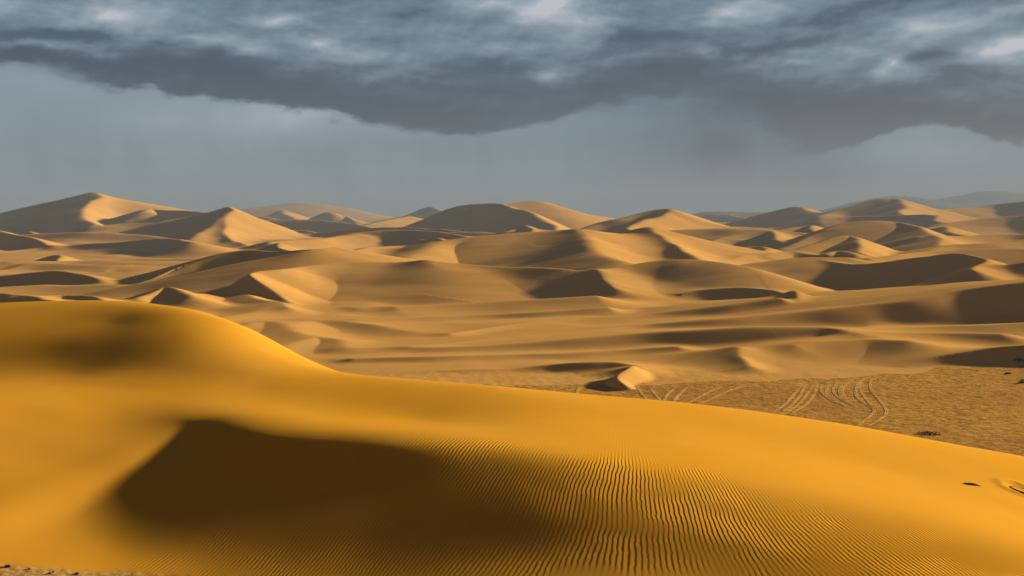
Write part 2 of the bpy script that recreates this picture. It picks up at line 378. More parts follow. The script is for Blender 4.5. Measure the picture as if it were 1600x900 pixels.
o = emit(qi == -1, 'sand_ground', M_sand); tag(o, kind='structure')
LAB = {
 'faint':'pale dune almost lost in the dust on the horizon left of centre', 'hazy':'small hazy peaked dunes in front of the palest horizon dune', 'lowfar':'low hazy dune just left of the big round skyline dune',
 'horizonpeak':'small far peak on the horizon left of the big round skyline dune', 'rightfar':'low dusty dunes on the horizon right of centre', 'leftpeak':'highest dune at the far left with a sharp peak and a sunlit hollow under it',
 'twinpeak':'peaked dune with an S-shaped crest dividing dark left and bright right faces', 'smalllit':'small dune with a bright triangular face below the left massif', 'capdune':'low dune with a bright cap in front of the left massif',
 'lowleft':'low dark-faced dune at the left edge just above the foreground dune', 'longwedge':'long dune with a dark wedge-shaped face left of the bright bowl', 'wedgefront':'gentle brown slope running along the foot of the dark wedge-shaped face',
 'tinypeak':'tiny sharp-peaked dune at the foot of the S-crested dune', 'earlit':'small bright-faced dune behind the left rim of the great bowl', 'skyline':'big round brown dune on the skyline at the centre',
 'midback':'low brown dune between the bright S-crested slope and the round skyline dune', 'pointed':'little pointed bright dune in front of the round skyline dune', 'crescent':'narrow crescent dune with a thin lit rim behind the great bowl',
 'pointright':'pointed dune right of centre with a dark cap curling over a bright face', 'litband':'dune crest with a long bright band running down to the right', 'amphi':'wide smooth brown amphitheatre-shaped dune behind the great bowl',
 'bowl':'great bowl-shaped dune with a bright left wall in the middle distance', 'brightface':'dune with a broad bright face right of the great bowl', 'bigbrown':'broad dune on the right with a long dark slip face below its crest',
 'slipcentre':'low dune with a dark lens-shaped slip face right of centre', 'littip':'small bright-tipped dune at the end of the dark lens', 'longridge':'long thin ridge leading up to the bright-tipped dune',
 'darkridge':'long ridge sweeping up to a dark face at the right edge', 'rightdark':'dark-faced dune cut by the right edge above the long dark ridge', 'lowswell':'low long swell below the long dark ridge',
 'brinkridge':'low dune with a short bright streak on its brink right of the small bright peak', 'frontdark':'low dune with a dark curved face at the edge of the gravel plain', 'frontlit':'small bright peaked dune on the edge of the gravel plain',
 'rightshade':'dark-faced dune at the right edge beside the gravel plain', 'rightsky':'brown peaked dune on the skyline left of the mountain', 'rightsky2':'highest skyline dune on the right in front of the mountain',
 'rightbase':'long sloping brown dune at the right edge under the skyline', 'rightmid':'narrow brown dune below the highest right skyline dune', 'domeright':'domed dark dune on the right with a bright wall to its right',
 'peakright':'dark peaked dune in front of the domed dark dune', 'ribs':'row of small overlapping dark-faced dunes right of the pointed dune', 'rightflat':'flat bright dunes at the right edge beside the domed dune',
 'hollow':'soft low dunes just behind the left end of the foreground dune', 'backslope':'brown slope behind the falling edge of the foreground dune', 'stripes':'blurred low dunes with soft dark spots left of centre behind the foreground dune',
 'leftfloor':'long low ridges on the sand below the left massif', 'swells':'long gentle swells in the centre beyond the gravel plain', 'backfill':'low ridges between the middle dunes', 'farfield':'many small far dunes scattered toward the horizon'}
for k, nm in enumerate(NAMES):
    o = emit(qi == k + 1, 'sand_dune', M_sand)
    if o: tag(o, LAB[nm], 'dune', 'dunes beyond the gravel plain', 'structure')

def lookup(Ua, Da, Hf):
    def f(x, y):
        x = np.asarray(x, float); y = np.asarray(y, float)
        i = np.interp(x / y, Ua, np.arange(len(Ua))); j = np.interp(y, Da, np.arange(len(Da)))
        i0 = np.clip(i.astype(int), 0, len(Ua) - 2); j0 = np.clip(j.astype(int), 0, len(Da) - 2); a = i - i0; b = j - j0
        return (Hf[j0, i0] * (1 - a) + Hf[j0, i0 + 1] * a) * (1 - b) + (Hf[j0 + 1, i0] * (1 - a) + Hf[j0 + 1, i0 + 1] * a) * b
    return f
land = lookup(U, Dr, h)
def on_land(px, py, f, D0, D1):
    """the point of height field f seen at a pixel"""
    D = np.linspace(D0, D1, 3000); u = (px - 800) / F; v = (450 - py) / F; yy = cP + v * sP; zz = -sP + v * cP
    x = u / yy * D; z = H + zz / yy * D
    k = np.nonzero(f(x, D) > z)[0]
    k = k[0] if len(k) else len(D) - 1
    return float(x[k]), float(D[k]), float(f(x[k], D[k]))

# ------------------------------------------------------------------ tyre tracks on the gravel plain
M_track, nt, b = new_mat('track_sand'); geo = N(nt, 'ShaderNodeNewGeometry')
c = mixc(nt, mapr(nt, noise(nt, geo.outputs['Position'], .9, 6, .7), .38, .6), (.40, .18, .036), (.66, .33, .082)); nt.links.new(c, b.inputs['Base Color'])
def A6(z): return [(1150 + x / 3.3333, 530 + y / 3.3333) for x, y in z]
def A5(z): return [(700 + x / 3.2, 500 + y / 3.2) for x, y in z]
TR = [  # wheel ruts, one polyline each

 (A6([(345,238),(300,290),(260,335),(215,370)]), 'straight tyre track slanting furthest left in the bundle on the gravel plain'),
 (A6([(362,240),(335,290),(300,335),(250,380)]), 'slanting tyre track just right of the leftmost slanting one'),
 (A6([(405,235),(370,285),(330,335),(270,380)]), 'third slanting tyre track from the left in the bundle on the plain'),
 (A6([(425,235),(405,290),(365,340),(310,378)]), 'last slanting tyre track before the curling ones'),
 (A6([(452,235),(440,262),(455,290),(500,325),(555,348)]), 'leftmost of the curling tyre tracks, hooked towards the right'),
 (A6([(492,235),(468,270),(480,300),(530,330),(562,350)]), 'curling tyre track second from the left, hooked to the right'),
 (A6([(522,228),(505,260),(515,290),(560,325),(610,350)]), 'middle curling tyre track with the longest tail to the right'),
 (A6([(562,225),(538,265),(545,300),(590,335)]), 'short curling tyre track right of the middle hook'),
 (A6([(612,210),(570,240),(552,275),(570,312)]), 'bright tyre track reaching up to the dune foot above the hooks'),
 (A6([(690,200),(635,235),(622,290),(650,325),(700,360)]), 'inner side of the wide looping tyre track pair'),
 (A6([(662,215),(640,250),(665,300),(705,350),(718,380),(690,410),(648,442)]), 'S-shaped tyre track turning back left towards the near dune'),
 (A6([(760,195),(702,220),(705,270),(745,320),(780,370),(770,405),(705,448)]), 'outermost looping tyre track, bulging furthest right on the gravel plain'),
 (A5([(950,335),(965,370),(985,392)]), 'short faint tyre track below the bright little dune'),
 (A5([(1010,338),(1030,370),(1055,400)]), 'short faint tyre track leaning left, just right of the bright little dune'),
 (A5([(1140,338),(1105,365),(1080,402)]), 'left one of two tyre tracks bending down to the near dune'),
 (A5([(1200,338),(1160,370),(1130,405)]), 'right one of two tyre tracks bending down to the near dune'),
 (A5([(1380,335),(1310,360),(1220,408)]), 'long gently slanting tyre track left of the bundle'),
 (A5([(1500,325),(1420,350),(1340,385),(1275,415)]), 'longest slanting tyre track left of the bundle, rising to the dune foot'),
 (A5([(700,330),(655,345),(640,372)]), 'faint tyre track furthest left on the plain')]
def plain_pt(px, py):
    D = H * F / (py - HZ)
    for _ in range(4):
        p = at(px, py, D); D = (H - float(land(p[0], D))) * F / (py - HZ)
    p = at(px, py, D); return p[0], p[1]
for pts, lab in TR:
    a_, b_ = pts[-2], pts[-1]; pts = list(pts) + [(b_[0] + .35 * (b_[0] - a_[0]), b_[1] + .35 * (b_[1] - a_[1]))]
    P2 = catmull([(*plain_pt(*p), 0) for p in pts], 14)[:, :2]
    T = np.gradient(P2, axis=0); T /= np.linalg.norm(T, axis=1, keepdims=True); Nn = np.stack([-T[:, 1], T[:, 0]], 1)
    offs = [(-.24, -.01), (-.17, .035), (-.08, .008), (0, .004), (.08, .008), (.17, .035), (.24, -.01)]
    end = np.sin(np.pi * np.linspace(0.02, .98, len(P2))) ** .5
    rows = []
    jit = (1 + .35 * perlin(P2[:, 0] / 1.3, P2[:, 1] / 1.3)) * (.4 + .6 * end)
    for o_, dz in offs:
        q = P2 + Nn * (o_ * jit)[:, None]
        rows.append(np.column_stack([q, land(q[:, 0], q[:, 1]) + .006 + (dz + .012) * end * (1 + .5 * perlin(P2[:, 0] / .8, P2[:, 1] / .8)) - .012]))
    G = np.stack(rows, 1)
    o = grid_mesh('tyre_track', G.reshape(-1, 3), grid_quads(G.shape[0], G.shape[1]), M_track)
    tag(o, lab, 'tyre track', 'tyre tracks across the gravel plain')

# ------------------------------------------------------------------ foreground dune
def tps(ctrl, lam=.0):
    P = np.array([at(*c) for c in ctrl]); n = len(P); c0 = P[:, :2].mean(0); sc = 30.0
    A = (P[:, :2] - c0) / sc
    d = np.linalg.norm(A[:, None] - A[None], axis=-1)
    K = np.where(d > 0, d * d * np.log(d + 1e-12), 0) + lam * np.eye(n)
    B = np.hstack([np.ones((n, 1)), A])
    M = np.block([[K, B], [B.T, np.zeros((3, 3))]])
    w = np.linalg.solve(M, np.concatenate([P[:, 2], np.zeros(3)]))
    def f(x, y):
        x = (x - c0[0]) / sc; y = (y - c0[1]) / sc
        z = w[n] + w[n + 1] * x + w[n + 2] * y
        for i in range(n):
            d2 = (x - A[i, 0]) ** 2 + (y - A[i, 1]) ** 2
            z = z + w[i] * .5 * d2 * np.log(d2 + 1e-12)
        return z
    return f
SIL = [(-400,492,80),(-200,480,80),(0,473,78),(100,471,76),(200,471,75),(300,483,72),(380,509,70),(450,551,68),(500,574,66),(600,590,62),(760,605,60),
       (900,615,62),(1050,628,64),(1200,645,66),(1350,668,68),(1480,692,70),(1600,713,72),(1900,775,74),(2200,840,76)]
P_ctrl = list(SIL)
for (px, py, D) in SIL:
    z = at(px, py, D)[2]
    for dD, dz in ((10, .9), (25, 4.5)):
        # pixel of a point dz below the sight line
        D2 = D + dD; zz = at(px, py, D2)[2] - dz
        P_ctrl.append((px, py + dz / D2 * F, D2))
def on_plane(px, py, P0, zx, zy):
    """distance at which the sight line of a pixel meets the plane through P0 with slopes zx, zy"""
    a = at(px, py, 1.0); kx, kz = a[0], a[2] - H            # x = kx*D, z = H + kz*D
    return (P0[2] - H - zx * P0[0] - zy * P0[1]) / (kz - zx * kx - zy)
LP = at(100, 720, 46.3); LX, LY = -.13, .15              # the gently sunlit slope at the left
def LPt(px, py): return (px, py, on_plane(px, py, LP, LX, LY))
P_ctrl += [(-300,540,66),(-300,612,57),(0,510,67.8),(170,505,68.6),(300,525,65.5),(-150,530,65.5),(0,530,65.8),(130,535,65.0),(0,577,61.4),(110,583,60.8),(150,590,59.4),(-150,580,61.3),(270,578,60.5),(380,575,61),
           (0,604,57.0),(200,608,56.6),(300,615,55.8),(400,612,57)]
P_ctrl += [LPt(*p) for p in [(-250,640),(-100,640),(0,645),(100,645),(190,648),(-200,740),(0,700),(100,690),(120,668),(0,770),(60,745),(-200,850),(150,735),(100,770),(0,840),(-150,930)]]
P_ctrl += [(300,650,51.0),(390,650,51.2),(290,664,50.6),(240,684,49.2),(500,642,53.5),(650,655,53),(800,655,53),(1000,672,54),(1200,700,55),(1400,740,55),(1600,790,53),(1800,850,52),
           (400,678,47.8),(640,690,46.5),(800,702,46.5),(1000,730,46),(1200,765,45),(1400,810,43.5),(1600,865,41.5),(1800,940,39)]
Pf = tps(P_ctrl, 1.5e-3)
def Ff(x, y):
    """floor of the hollow under the lip: rises away from the camera, flatter to the right, level in the left corner"""
    sl_ = .30 - .17 * sstep(2, 13, x)
    z = 13.98 - .2 * sstep(0, 10, x) - .14 * (1 - sstep(-10, -5, x)) + sl_ * (.45 * (y - 39) + .55 * .8 * np.log1p(np.exp((y - 39.6) / .8)))
    cap = -smax(-z, -(14.25 + .17 * (y - 40)), 1.0); z = cap + (z - cap) * sstep(-5, 3, x)
    lft = LP[2] + LX * (x - LP[0]) + LY * (y - LP[1])
    k = 1 - sstep(-1.3, 1.3, x + 12.2 + .42 * (48 - y))
    z = z * (1 - k) + lft * k
    lvl = 14.13 - .05 * (38.3 - y)
    return z + (smax(z, lvl, .35) - z) * (1 - sstep(-14, -8, x))
BR = catmull([at(*p) for p in [LPt(-100,905),LPt(0,842),LPt(100,772),LPt(190,712),(240,686,49.1),(290,669,50.0),(340,669,48.9),(400,678,47.8),(520,684,47),(640,690,46.5),(800,702,46.5),(1000,730,46),
                               (1200,765,45),(1400,810,43.5),(1600,865,41.5),(1800,940,39),(2000,1040,36)]], 6)
ufore = np.concatenate([-np.linspace(.42, 1.1, 40)[::-1], np.arange(-.42, .42, du)[1:], np.linspace(.42, 1.1, 40)])
Df = np.exp(np.arange(math.log(16), math.log(125), .0024 / QUICK))
UU, DD = np.meshgrid(ufore, Df); X = UU * DD; Y = DD
P = Pf(X, Y); Fl = Ff(X, Y)
best = np.full(X.shape, 1e18); sd = np.zeros(X.shape); tt = np.zeros(X.shape); acc = np.zeros(X.shape); TAU = 1.6
for i, (a, b_) in enumerate(zip(BR[:-1], BR[1:])):
    dx, dy = b_[0] - a[0], b_[1] - a[1]; L2 = dx * dx + dy * dy
    qx, qy = X - a[0], Y - a[1]; t = np.clip((qx * dx + qy * dy) / L2, 0, 1)
    d2 = (qx - t * dx) ** 2 + (qy - t * dy) ** 2; c = d2 < best
    acc += math.sqrt(L2) * np.exp(-np.sqrt((qx - .5 * dx) ** 2 + (qy - .5 * dy) ** 2) / TAU)
    best[c] = d2[c]; sd[c] = ((dx * qy - dy * qx) / math.sqrt(L2))[c]; tt[c] = (i + t)[c] / len(BR)
soft_d = np.maximum(-TAU * np.log(acc / (2 * TAU) + 1e-30), 0)      # blended distance, so that the bend of the brink leaves no crease in the floor
bl_ = sstep(.3, 5.0, np.sqrt(best))
d = np.where(sd < 0, np.sqrt(best) * (1 - bl_) + soft_d * bl_, -np.sqrt(best))          # >0 on the near side of the brink
xi = X / Y * F + 800                                   # plan bearing, in picture columns, only to vary the rounding along the brink
rnd = .62 + 1.3 * sstep(1, 13, X) + .35 * (1 - sstep(-12, -9, X))                      # sharp lip in the middle, rolling over to the right
dd_ = np.where(d > -6 * rnd, rnd * np.log1p(np.exp(np.clip(d / rnd, -30, 30))), 0) - 0.0
L = 1.4 + .7 * sstep(-12, -8, X) + 2.2 * sstep(2, 15, X)
S = np.exp(-dd_ / L)
Z = Fl + (P - Fl) * S
Z += .02 * fbm(X / 5, Y / 5, 2) + .03 * fbm(X / 11 + 4, Y / 11, 2)
RC = at(1607, 762, 57.0)
rd = np.hypot((X - RC[0]) / .95, (Y - RC[1]) / 1.5)
Z += .055 * np.exp(-((rd - 1.05) / .26) ** 2) * (1 + .5 * fbm(X / .5, Y / .5, 2)) - .08 * np.exp(-(rd / .72) ** 4)
px_ = X / Y * F + 800
under = sstep(95, 122, Y); Z = Z * (1 - under) + (-3) * under
Z = np.maximum(Z, -3)
# ripples: crest lines run up and down the slope, fanning to the right
lam = .125
lean = .30 - .55 * sstep(-3, 13, X)
ph = (X - lean * (Y - 45)) / lam * 2 * math.pi
ph = ph + 12 * fbm(X / 7, Y / 9, 3)
band = sstep(-2.6, .2, d + 1.2 * fbm(X / 5, Y / 5, 2))
amp = (.16 + .84 * band) * (.85 + .15 * sstep(-10, 0, X)) * (1 - .8 * sstep(2.5, 7.0, d)) * sstep(-12.5, -8, X)
py_ = HZ + (H - Z) / Y * F
gm = sstep(884, 896, py_ + 5 * fbm(X / .8, Y / .8, 3) - .06 * np.clip(px_, -300, 900)) * (px_ < 400) * (Y < 41)
amp = amp * (1 - gm); Z += gm * .02 * fbm(X / .35, Y / .35, 3)
fore = grid_mesh('foreground_dune', np.stack([X, Y, Z], -1).reshape(-1, 3), grid_quads(*X.shape), M_fore, None, {'ripple_phase': ph, 'ripple_amp': amp, 'gravel': gm})
tag(fore, 'smooth golden foreground dune with a dark rippled hollow', 'dune', None, 'structure')

near = lookup(ufore, Df, Z)
# the dune the camera looks out from: closes the hollow on the near side
ax = np.linspace(-120, 120, 161); ay = np.concatenate([np.linspace(-140, -30, 30), np.linspace(-28, 16.6, 90)]); AX, AY = np.meshgrid(ax, ay)
z0 = near(np.clip(ax, -17, 17), np.full(len(ax), 16.8))[None, :] - .05
AZ = z0 + (21.8 - z0) * (1 - sstep(-24, 17, AY)) - .03 * np.maximum(-AY - 30, 0) + .4 * fbm(AX / 14, AY / 9, 3) * (1 - sstep(8, 16, AY))
o = grid_mesh('sand_ground', np.stack([AX, AY, AZ], -1).reshape(-1, 3), grid_quads(*AX.shape), M_fore, None, {'ripple_phase': np.zeros(AX.shape), 'ripple_amp': np.zeros(AX.shape), 'gravel': np.zeros(AX.shape)}); tag(o, kind='structure')
# ------------------------------------------------------------------ small things
import bmesh, random
random.seed(3)
def simple_mat(name, a, b_, scale=8):
    m, nt, b = new_mat(name); g = N(nt, 'ShaderNodeNewGeometry')
    nt.links.new(mixc(nt, mapr(nt, noise(nt, g.outputs['Position'], scale, 4), .35, .65), a, b_), b.inputs['Base Color']); return m
M_hoop = simple_mat('hoop_rubber', (.018, .010, .010), (.035, .022, .018), 20)
M_stone = simple_mat('dark_stone', (.06, .025, .018), (.14, .07, .05), 25)
M_stick = simple_mat('dry_wood', (.10, .05, .02), (.18, .10, .045), 20)
M_leaf = simple_mat('shrub_leaf', (.045, .05, .018), (.10, .085, .03), 6)
def bm_obj(name, bm, mat, smooth=True):
    me = bpy.data.meshes.new(name); bm.to_mesh(me); bm.free(); me.materials.append(mat)
    if smooth: me.polygons.foreach_set('use_smooth', [True] * len(me.polygons))
    o = bpy.data.objects.new(name, me); COL.objects.link(o); return o
def tube(bm, pts, rad, seg=10, closed=False):
    rings = []
    n = len(pts); P_ = [np.array(p, float) for p in pts]
    for i, p in enumerate(P_):
        t = P_[(i + 1) % n if closed else min(i + 1, n - 1)] - P_[i - 1 if closed or i else 0]; t /= np.linalg.norm(t)
        a = np.cross(t, (0, 0, 1.0)); a /= np.linalg.norm(a) + 1e-9; c_ = np.cross(a, t); r = rad[i] if hasattr(rad, '__len__') else rad
        rings.append([bm.verts.new(p + r * (a * math.cos(q * 2 * math.pi / seg) + c_ * math.sin(q * 2 * math.pi / seg))) for q in range(seg)])
    for i in range(n if closed else n - 1):
        A, B = rings[i], rings[(i + 1) % n]
        for q in range(seg): bm.faces.new((A[q], A[(q + 1) % seg], B[(q + 1) % seg], B[q]))
    if not closed: bm.faces.new(rings[0][::-1]); bm.faces.new(rings[-1])
# a dark hoop sunk in a scooped ring of sand at the right edge: its near side stands out, its far side is under the sand
bm = bmesh.new(); cz = float(near(RC[0], RC[1]))
pts = []
for q in range(64):
    a = q * 2 * math.pi / 64; x = RC[0] + .72 * math.cos(a); y = RC[1] + .85 * math.sin(a)
    g = float(near(x, y)); pts.append((x, y, g + .065 - .13 * (.5 + .5 * math.sin(a - .35))))
tube(bm, pts, .065, 10, True)
tag(bm_obj('hoop', bm, M_hoop), 'dark curved hoop sunk in a scooped ring of sand at the right edge', 'hoop')
# a dark stick half buried on the bright slope
bm = bmesh.new(); a0 = on_land(1503, 756, near, 30, 80); a1 = on_land(1533, 760, near, 30, 80); pts = []; rad = []
for t in np.linspace(0, 1, 14):
    x = a0[0] + (a1[0] - a0[0]) * t; y = a0[1] + (a1[1] - a0[1]) * t
    pts.append((x, y, float(near(x, y)) + .03 * math.sin(math.pi * t))); rad.append(.012 + .05 * math.sin(math.pi * min(1, t * 1.02)) ** 1.2)
tube(bm, pts, rad, 8)
tube(bm, [pts[2], (pts[2][0] + .05, pts[2][1] + .05, pts[2][2] + .09)], [.014, .006], 6)
tag(bm_obj('stick', bm, M_stick), 'thin dark stick half buried on the bright sand left of the hoop', 'stick')
# stones on the gravel corner
for (px, py, r, lab) in [(12, 886, .055, 'dark stone at the upper edge of the gravel corner, largest of the stones'), (46, 889.5, .032, 'small brown stone second from the left on the gravel corner'),
                         (78, 896.5, .038, 'brown stone in the middle of the gravel corner'), (120, 897.5, .045, 'flat brown stone furthest right on the gravel corner'), (83, 894, .022, 'tiny stone just above the middle brown stone')]:
    x, y, z = on_land(px, py, near, 25, 60)
    bm = bmesh.new(); bmesh.ops.create_icosphere(bm, subdivisions=2, radius=r)
    for v in bm.verts:
        k = 1 + .22 * math.sin(9 * v.co.x / r * .4 + px) + .18 * math.cos(7 * v.co.y / r * .5 + px); v.co = (v.co.x * k * 1.35, v.co.y * k, v.co.z * k * .8)
    o = bm_obj('stone', bm, M_stone); o.location = (x, y, z + r * .35); tag(o, lab, 'stone', 'stones on the gravel corner')
# low desert shrubs on the plain
for (px, py, w_, hgt_, lab) in [(1598, 599, 1.0, .75, 'small dark green shrub on the plain at the right edge'), (1452, 680, 2.2, .4, 'low dark brush mound just beyond the bright dune edge'),
                                (1592, 571, 1.6, .5, 'flat dark shrub at the foot of the shaded right dune'), (1575, 585, .9, .3, 'small brownish shrub left of the dark green one')]:
    x, y = plain_pt(px, py); z = float(land(x, y)); bm = bmesh.new()
    for q in range(380):
        a = random.random() * 2 * math.pi; rr_ = random.random() ** .6; e_ = random.random()
        c_ = np.array((rr_ * math.cos(a) * w_ * .6, rr_ * math.sin(a) * w_ * .6, hgt_ * e_ * (1 - .75 * rr_ * rr_) * (.6 + .5 * math.sin(5 * a + px))))
        d1 = np.random.RandomState(q).randn(3); d1 /= np.linalg.norm(d1); d2_ = np.cross(d1, (.3, .5, .8)); d2_ /= np.linalg.norm(d2_)
        l = .05 + .06 * random.random()
        bm.faces.new([bm.verts.new(c_ + v_) for v_ in (d1 * l, d2_ * l * .4, -d1 * l, -d2_ * l * .4)])
    for q in range(14):
        a = random.random() * 2 * math.pi; tip = (math.cos(a) * w_ * .4, math.sin(a) * w_ * .4, hgt_ * (.5 + .4 * random.random()))
        tube(bm, [(0, 0, -.05), (tip[0] * .5, tip[1] * .5, tip[2] * .65), tip], [.02, .013, .005], 5)
    o = bm_obj('desert_shrub', bm, M_leaf, False); o.location = (x, y, z); tag(o, lab, 'shrub', 'low shrubs on the plain')
# far mountains
def mountain(pts, depth, name, lab, seed):
    P3 = catmull([at(*p) for p in pts], 8); x0, x1 = P3[:, 0].min(), P3[:, 0].max(); D = P3[:, 1].mean()
    xs = np.linspace(x0, x1, 260); ys = np.linspace(D - depth, D + depth, 90); XX, YY = np.meshgrid(xs, ys)
    top = np.interp(XX, P3[:, 0], P3[:, 2]); f = np.clip(1 - np.abs(YY - D) / depth, 0, 1)
    ZZ = -10 + (top + 10) * f ** .8 * (1 + .35 * (1 - f) * fbm(XX / 500 + seed, YY / 400, 4)) + (1 - f) * f * 60 * fbm(XX / 220 + seed, YY / 260, 4)
    o = grid_mesh(name, np.stack([XX, YY, ZZ], -1).reshape(-1, 3), grid_quads(*XX.shape), M_rock); tag(o, lab, 'mountain', None, 'structure')
mountain([(1270,332,6000),(1310,322,6000),(1345,313,6000),(1385,307,6000),(1425,307,6000),(1470,315,6000),(1510,319,6000),(1560,327,6000),(1600,332,6000)], 900, 'mountain', 'dark blue flat-topped mountain ridge behind the dunes on the right', 1)
mountain([(1380,331,7400),(1440,316,7400),(1500,305,7400),(1545,298,7400),(1600,301,7400),(1680,304,7400),(1800,325,7400)], 900, 'mountain', 'faint pale mountain at the far right, behind the darker one', 5)

# ------------------------------------------------------------------ light
SUN_E, SUN_A = 12.0, 52.0            # elevation, bearing to the right of the view direction
sl = bpy.data.lights.new('sun', 'SUN'); so = bpy.data.objects.new('sun', sl); COL.objects.link(so)
sl.energy = 5.0; sl.angle = R_(2.5); sl.color = (1, .98, .76)
so.rotation_euler = (R_(90 - SUN_E), 0, R_(180 - SUN_A))
so.location = (100, 100, 300)

EXPO = 1.37
w = bpy.data.worlds.new('World'); scene.world = w; w.use_nodes = True
nt = w.node_tree; bg = nt.nodes['Background']
tc = N(nt, 'ShaderNodeTexCoord'); sx = N(nt, 'ShaderNodeSeparateXYZ'); nt.links.new(tc.outputs['Generated'], sx.inputs[0])
az = mathn(nt, 'ARCTAN2', sx.outputs[0], sx.outputs[1]); el = mathn(nt, 'ARCSINE', sx.outputs[2])
SK = F / 100.0
sxn = mathn(nt, 'MULTIPLY', az, SK); syn = mathn(nt, 'MULTIPLY', el, SK)        # bearing and elevation, 1 unit = 2.6 degrees
def comb(x, y, z=0.0):
    n = N(nt, 'ShaderNodeCombineXYZ')
    for i, v in enumerate((x, y, z)):
        if isinstance(v, (int, float)): n.inputs[i].default_value = v
        else: nt.links.new(v, n.inputs[i])
    return n.outputs[0]
def sk(px, py):
    a = math.atan((px - 800) / F); return a * SK, (HZ - py) / 100.0 * math.cos(a)
# billow warp of the whole cloud layout
def coords(kx, ky, off):
    m = N(nt, 'ShaderNodeVectorMath', operation='ADD'); nt.links.new(comb(mathn(nt, 'MULTIPLY', sxn, kx), mathn(nt, 'MULTIPLY', syn, ky)), m.inputs[0]); m.inputs[1].default_value = off
    return m.outputs[0]
def fb(scale, det, ro, off, dist=0.0, kx=.75, ky=1.7): return mathn(nt, 'SUBTRACT', noise(nt, coords(kx, ky, off), scale, det, ro, dist), .5)
w1 = fb(1.0, 6, .55, (3, 1, 0)); w2 = fb(1.0, 6, .55, (13, 7, 4)); w3 = fb(4.2, 5, .55, (2, 3, 9))
wx = mathn(nt, 'ADD', sxn, mathn(nt, 'MULTIPLY', w1, 1.15)); wy = mathn(nt, 'ADD', syn, mathn(nt, 'ADD', mathn(nt, 'MULTIPLY', w2, .46), mathn(nt, 'MULTIPLY', w3, .10)))
wp = comb(wx, wy)
# relief: the same billows seen a little higher up; the difference lights the tops and darkens the undersides
def relief(scale, det, ro, off, dy, dist):
    a = fb(scale, det, ro, off, dist); b = fb(scale, det, ro, (off[0] - .05, off[1] + dy, off[2]), dist)
    return mathn(nt, 'SUBTRACT', a, b)
def blob(px, py, rx, ry, amp, rot=0.0, vec=None):
    x, y = sk(px, py)
    mp = N(nt, 'ShaderNodeMapping', vector_type='TEXTURE'); nt.links.new(vec or wp, mp.inputs['Vector'])
    mp.inputs['Location'].default_value = (x, y, 0); mp.inputs['Rotation'].default_value = (0, 0, R_(rot)); mp.inputs['Scale'].default_value = (rx / 100, ry / 100, 1)
    g = N(nt, 'ShaderNodeTexGradient', gradient_type='QUADRATIC_SPHERE'); nt.links.new(mp.outputs[0], g.inputs[0])
    return mathn(nt, 'MULTIPLY', g.outputs['Fac'], amp)
def total(lst):
    a = lst[0]
    for b in lst[1:]: a = mathn(nt, 'ADD', a, b)
    return a
def edge(pts, vx):
    """height of a cloud base as a function of bearing"""
    n = N(nt, 'ShaderNodeFloatCurve'); c = n.mapping.curves[0]
    P = [sk(*p) for p in pts]; xs = [((x + 10) / 20, y / 4) for x, y in P]
    while len(c.points) < len(xs): c.points.new(.5, .5)
    for q, (x, y) in zip(c.points, xs): q.location = (x, y); q.handle_type = 'AUTO'
    n.mapping.update()
    t = mathn(nt, 'DIVIDE', mathn(nt, 'ADD', vx, 10.0), 20.0); nt.links.new(t, n.inputs['Value'])
    return mathn(nt, 'MULTIPLY', n.outputs[0], 4.0)
E1 = edge([(-400,80),(-100,85),(0,95),(90,110),(180,140),(260,150),(380,160),(480,180),(570,195),(680,207),(790,204),(880,192),(960,170),(1040,158),(1120,168),(1180,190),(1240,222),(1330,236),(1375,212),(1430,200),(1520,208),(1600,222),(1800,200),(2100,180)], mathn(nt, 'ADD', sxn, mathn(nt, 'MULTIPLY', w1, 1.2)))
dE = mathn(nt, 'SUBTRACT', mathn(nt, 'ADD', syn, mathn(nt, 'ADD', mathn(nt, 'MULTIPLY', w2, .72), mathn(nt, 'MULTIPLY', w3, .24))), E1)       # height above the cloud base
soft = total([blob(1090, 190, 260, 140, .9, 0, comb(sxn, syn)), blob(60, 120, 260, 60, .16, 0, comb(sxn, syn))])
Mc = N(nt, 'ShaderNodeMapRange'); Mc.interpolation_type = 'SMOOTHSTEP'
nt.links.new(dE, Mc.inputs[0]); nt.links.new(mathn(nt, 'SUBTRACT', -.05, soft), Mc.inputs[1]); nt.links.new(mathn(nt, 'ADD', .11, soft), Mc.inputs[2])
Mc = Mc.outputs[0]
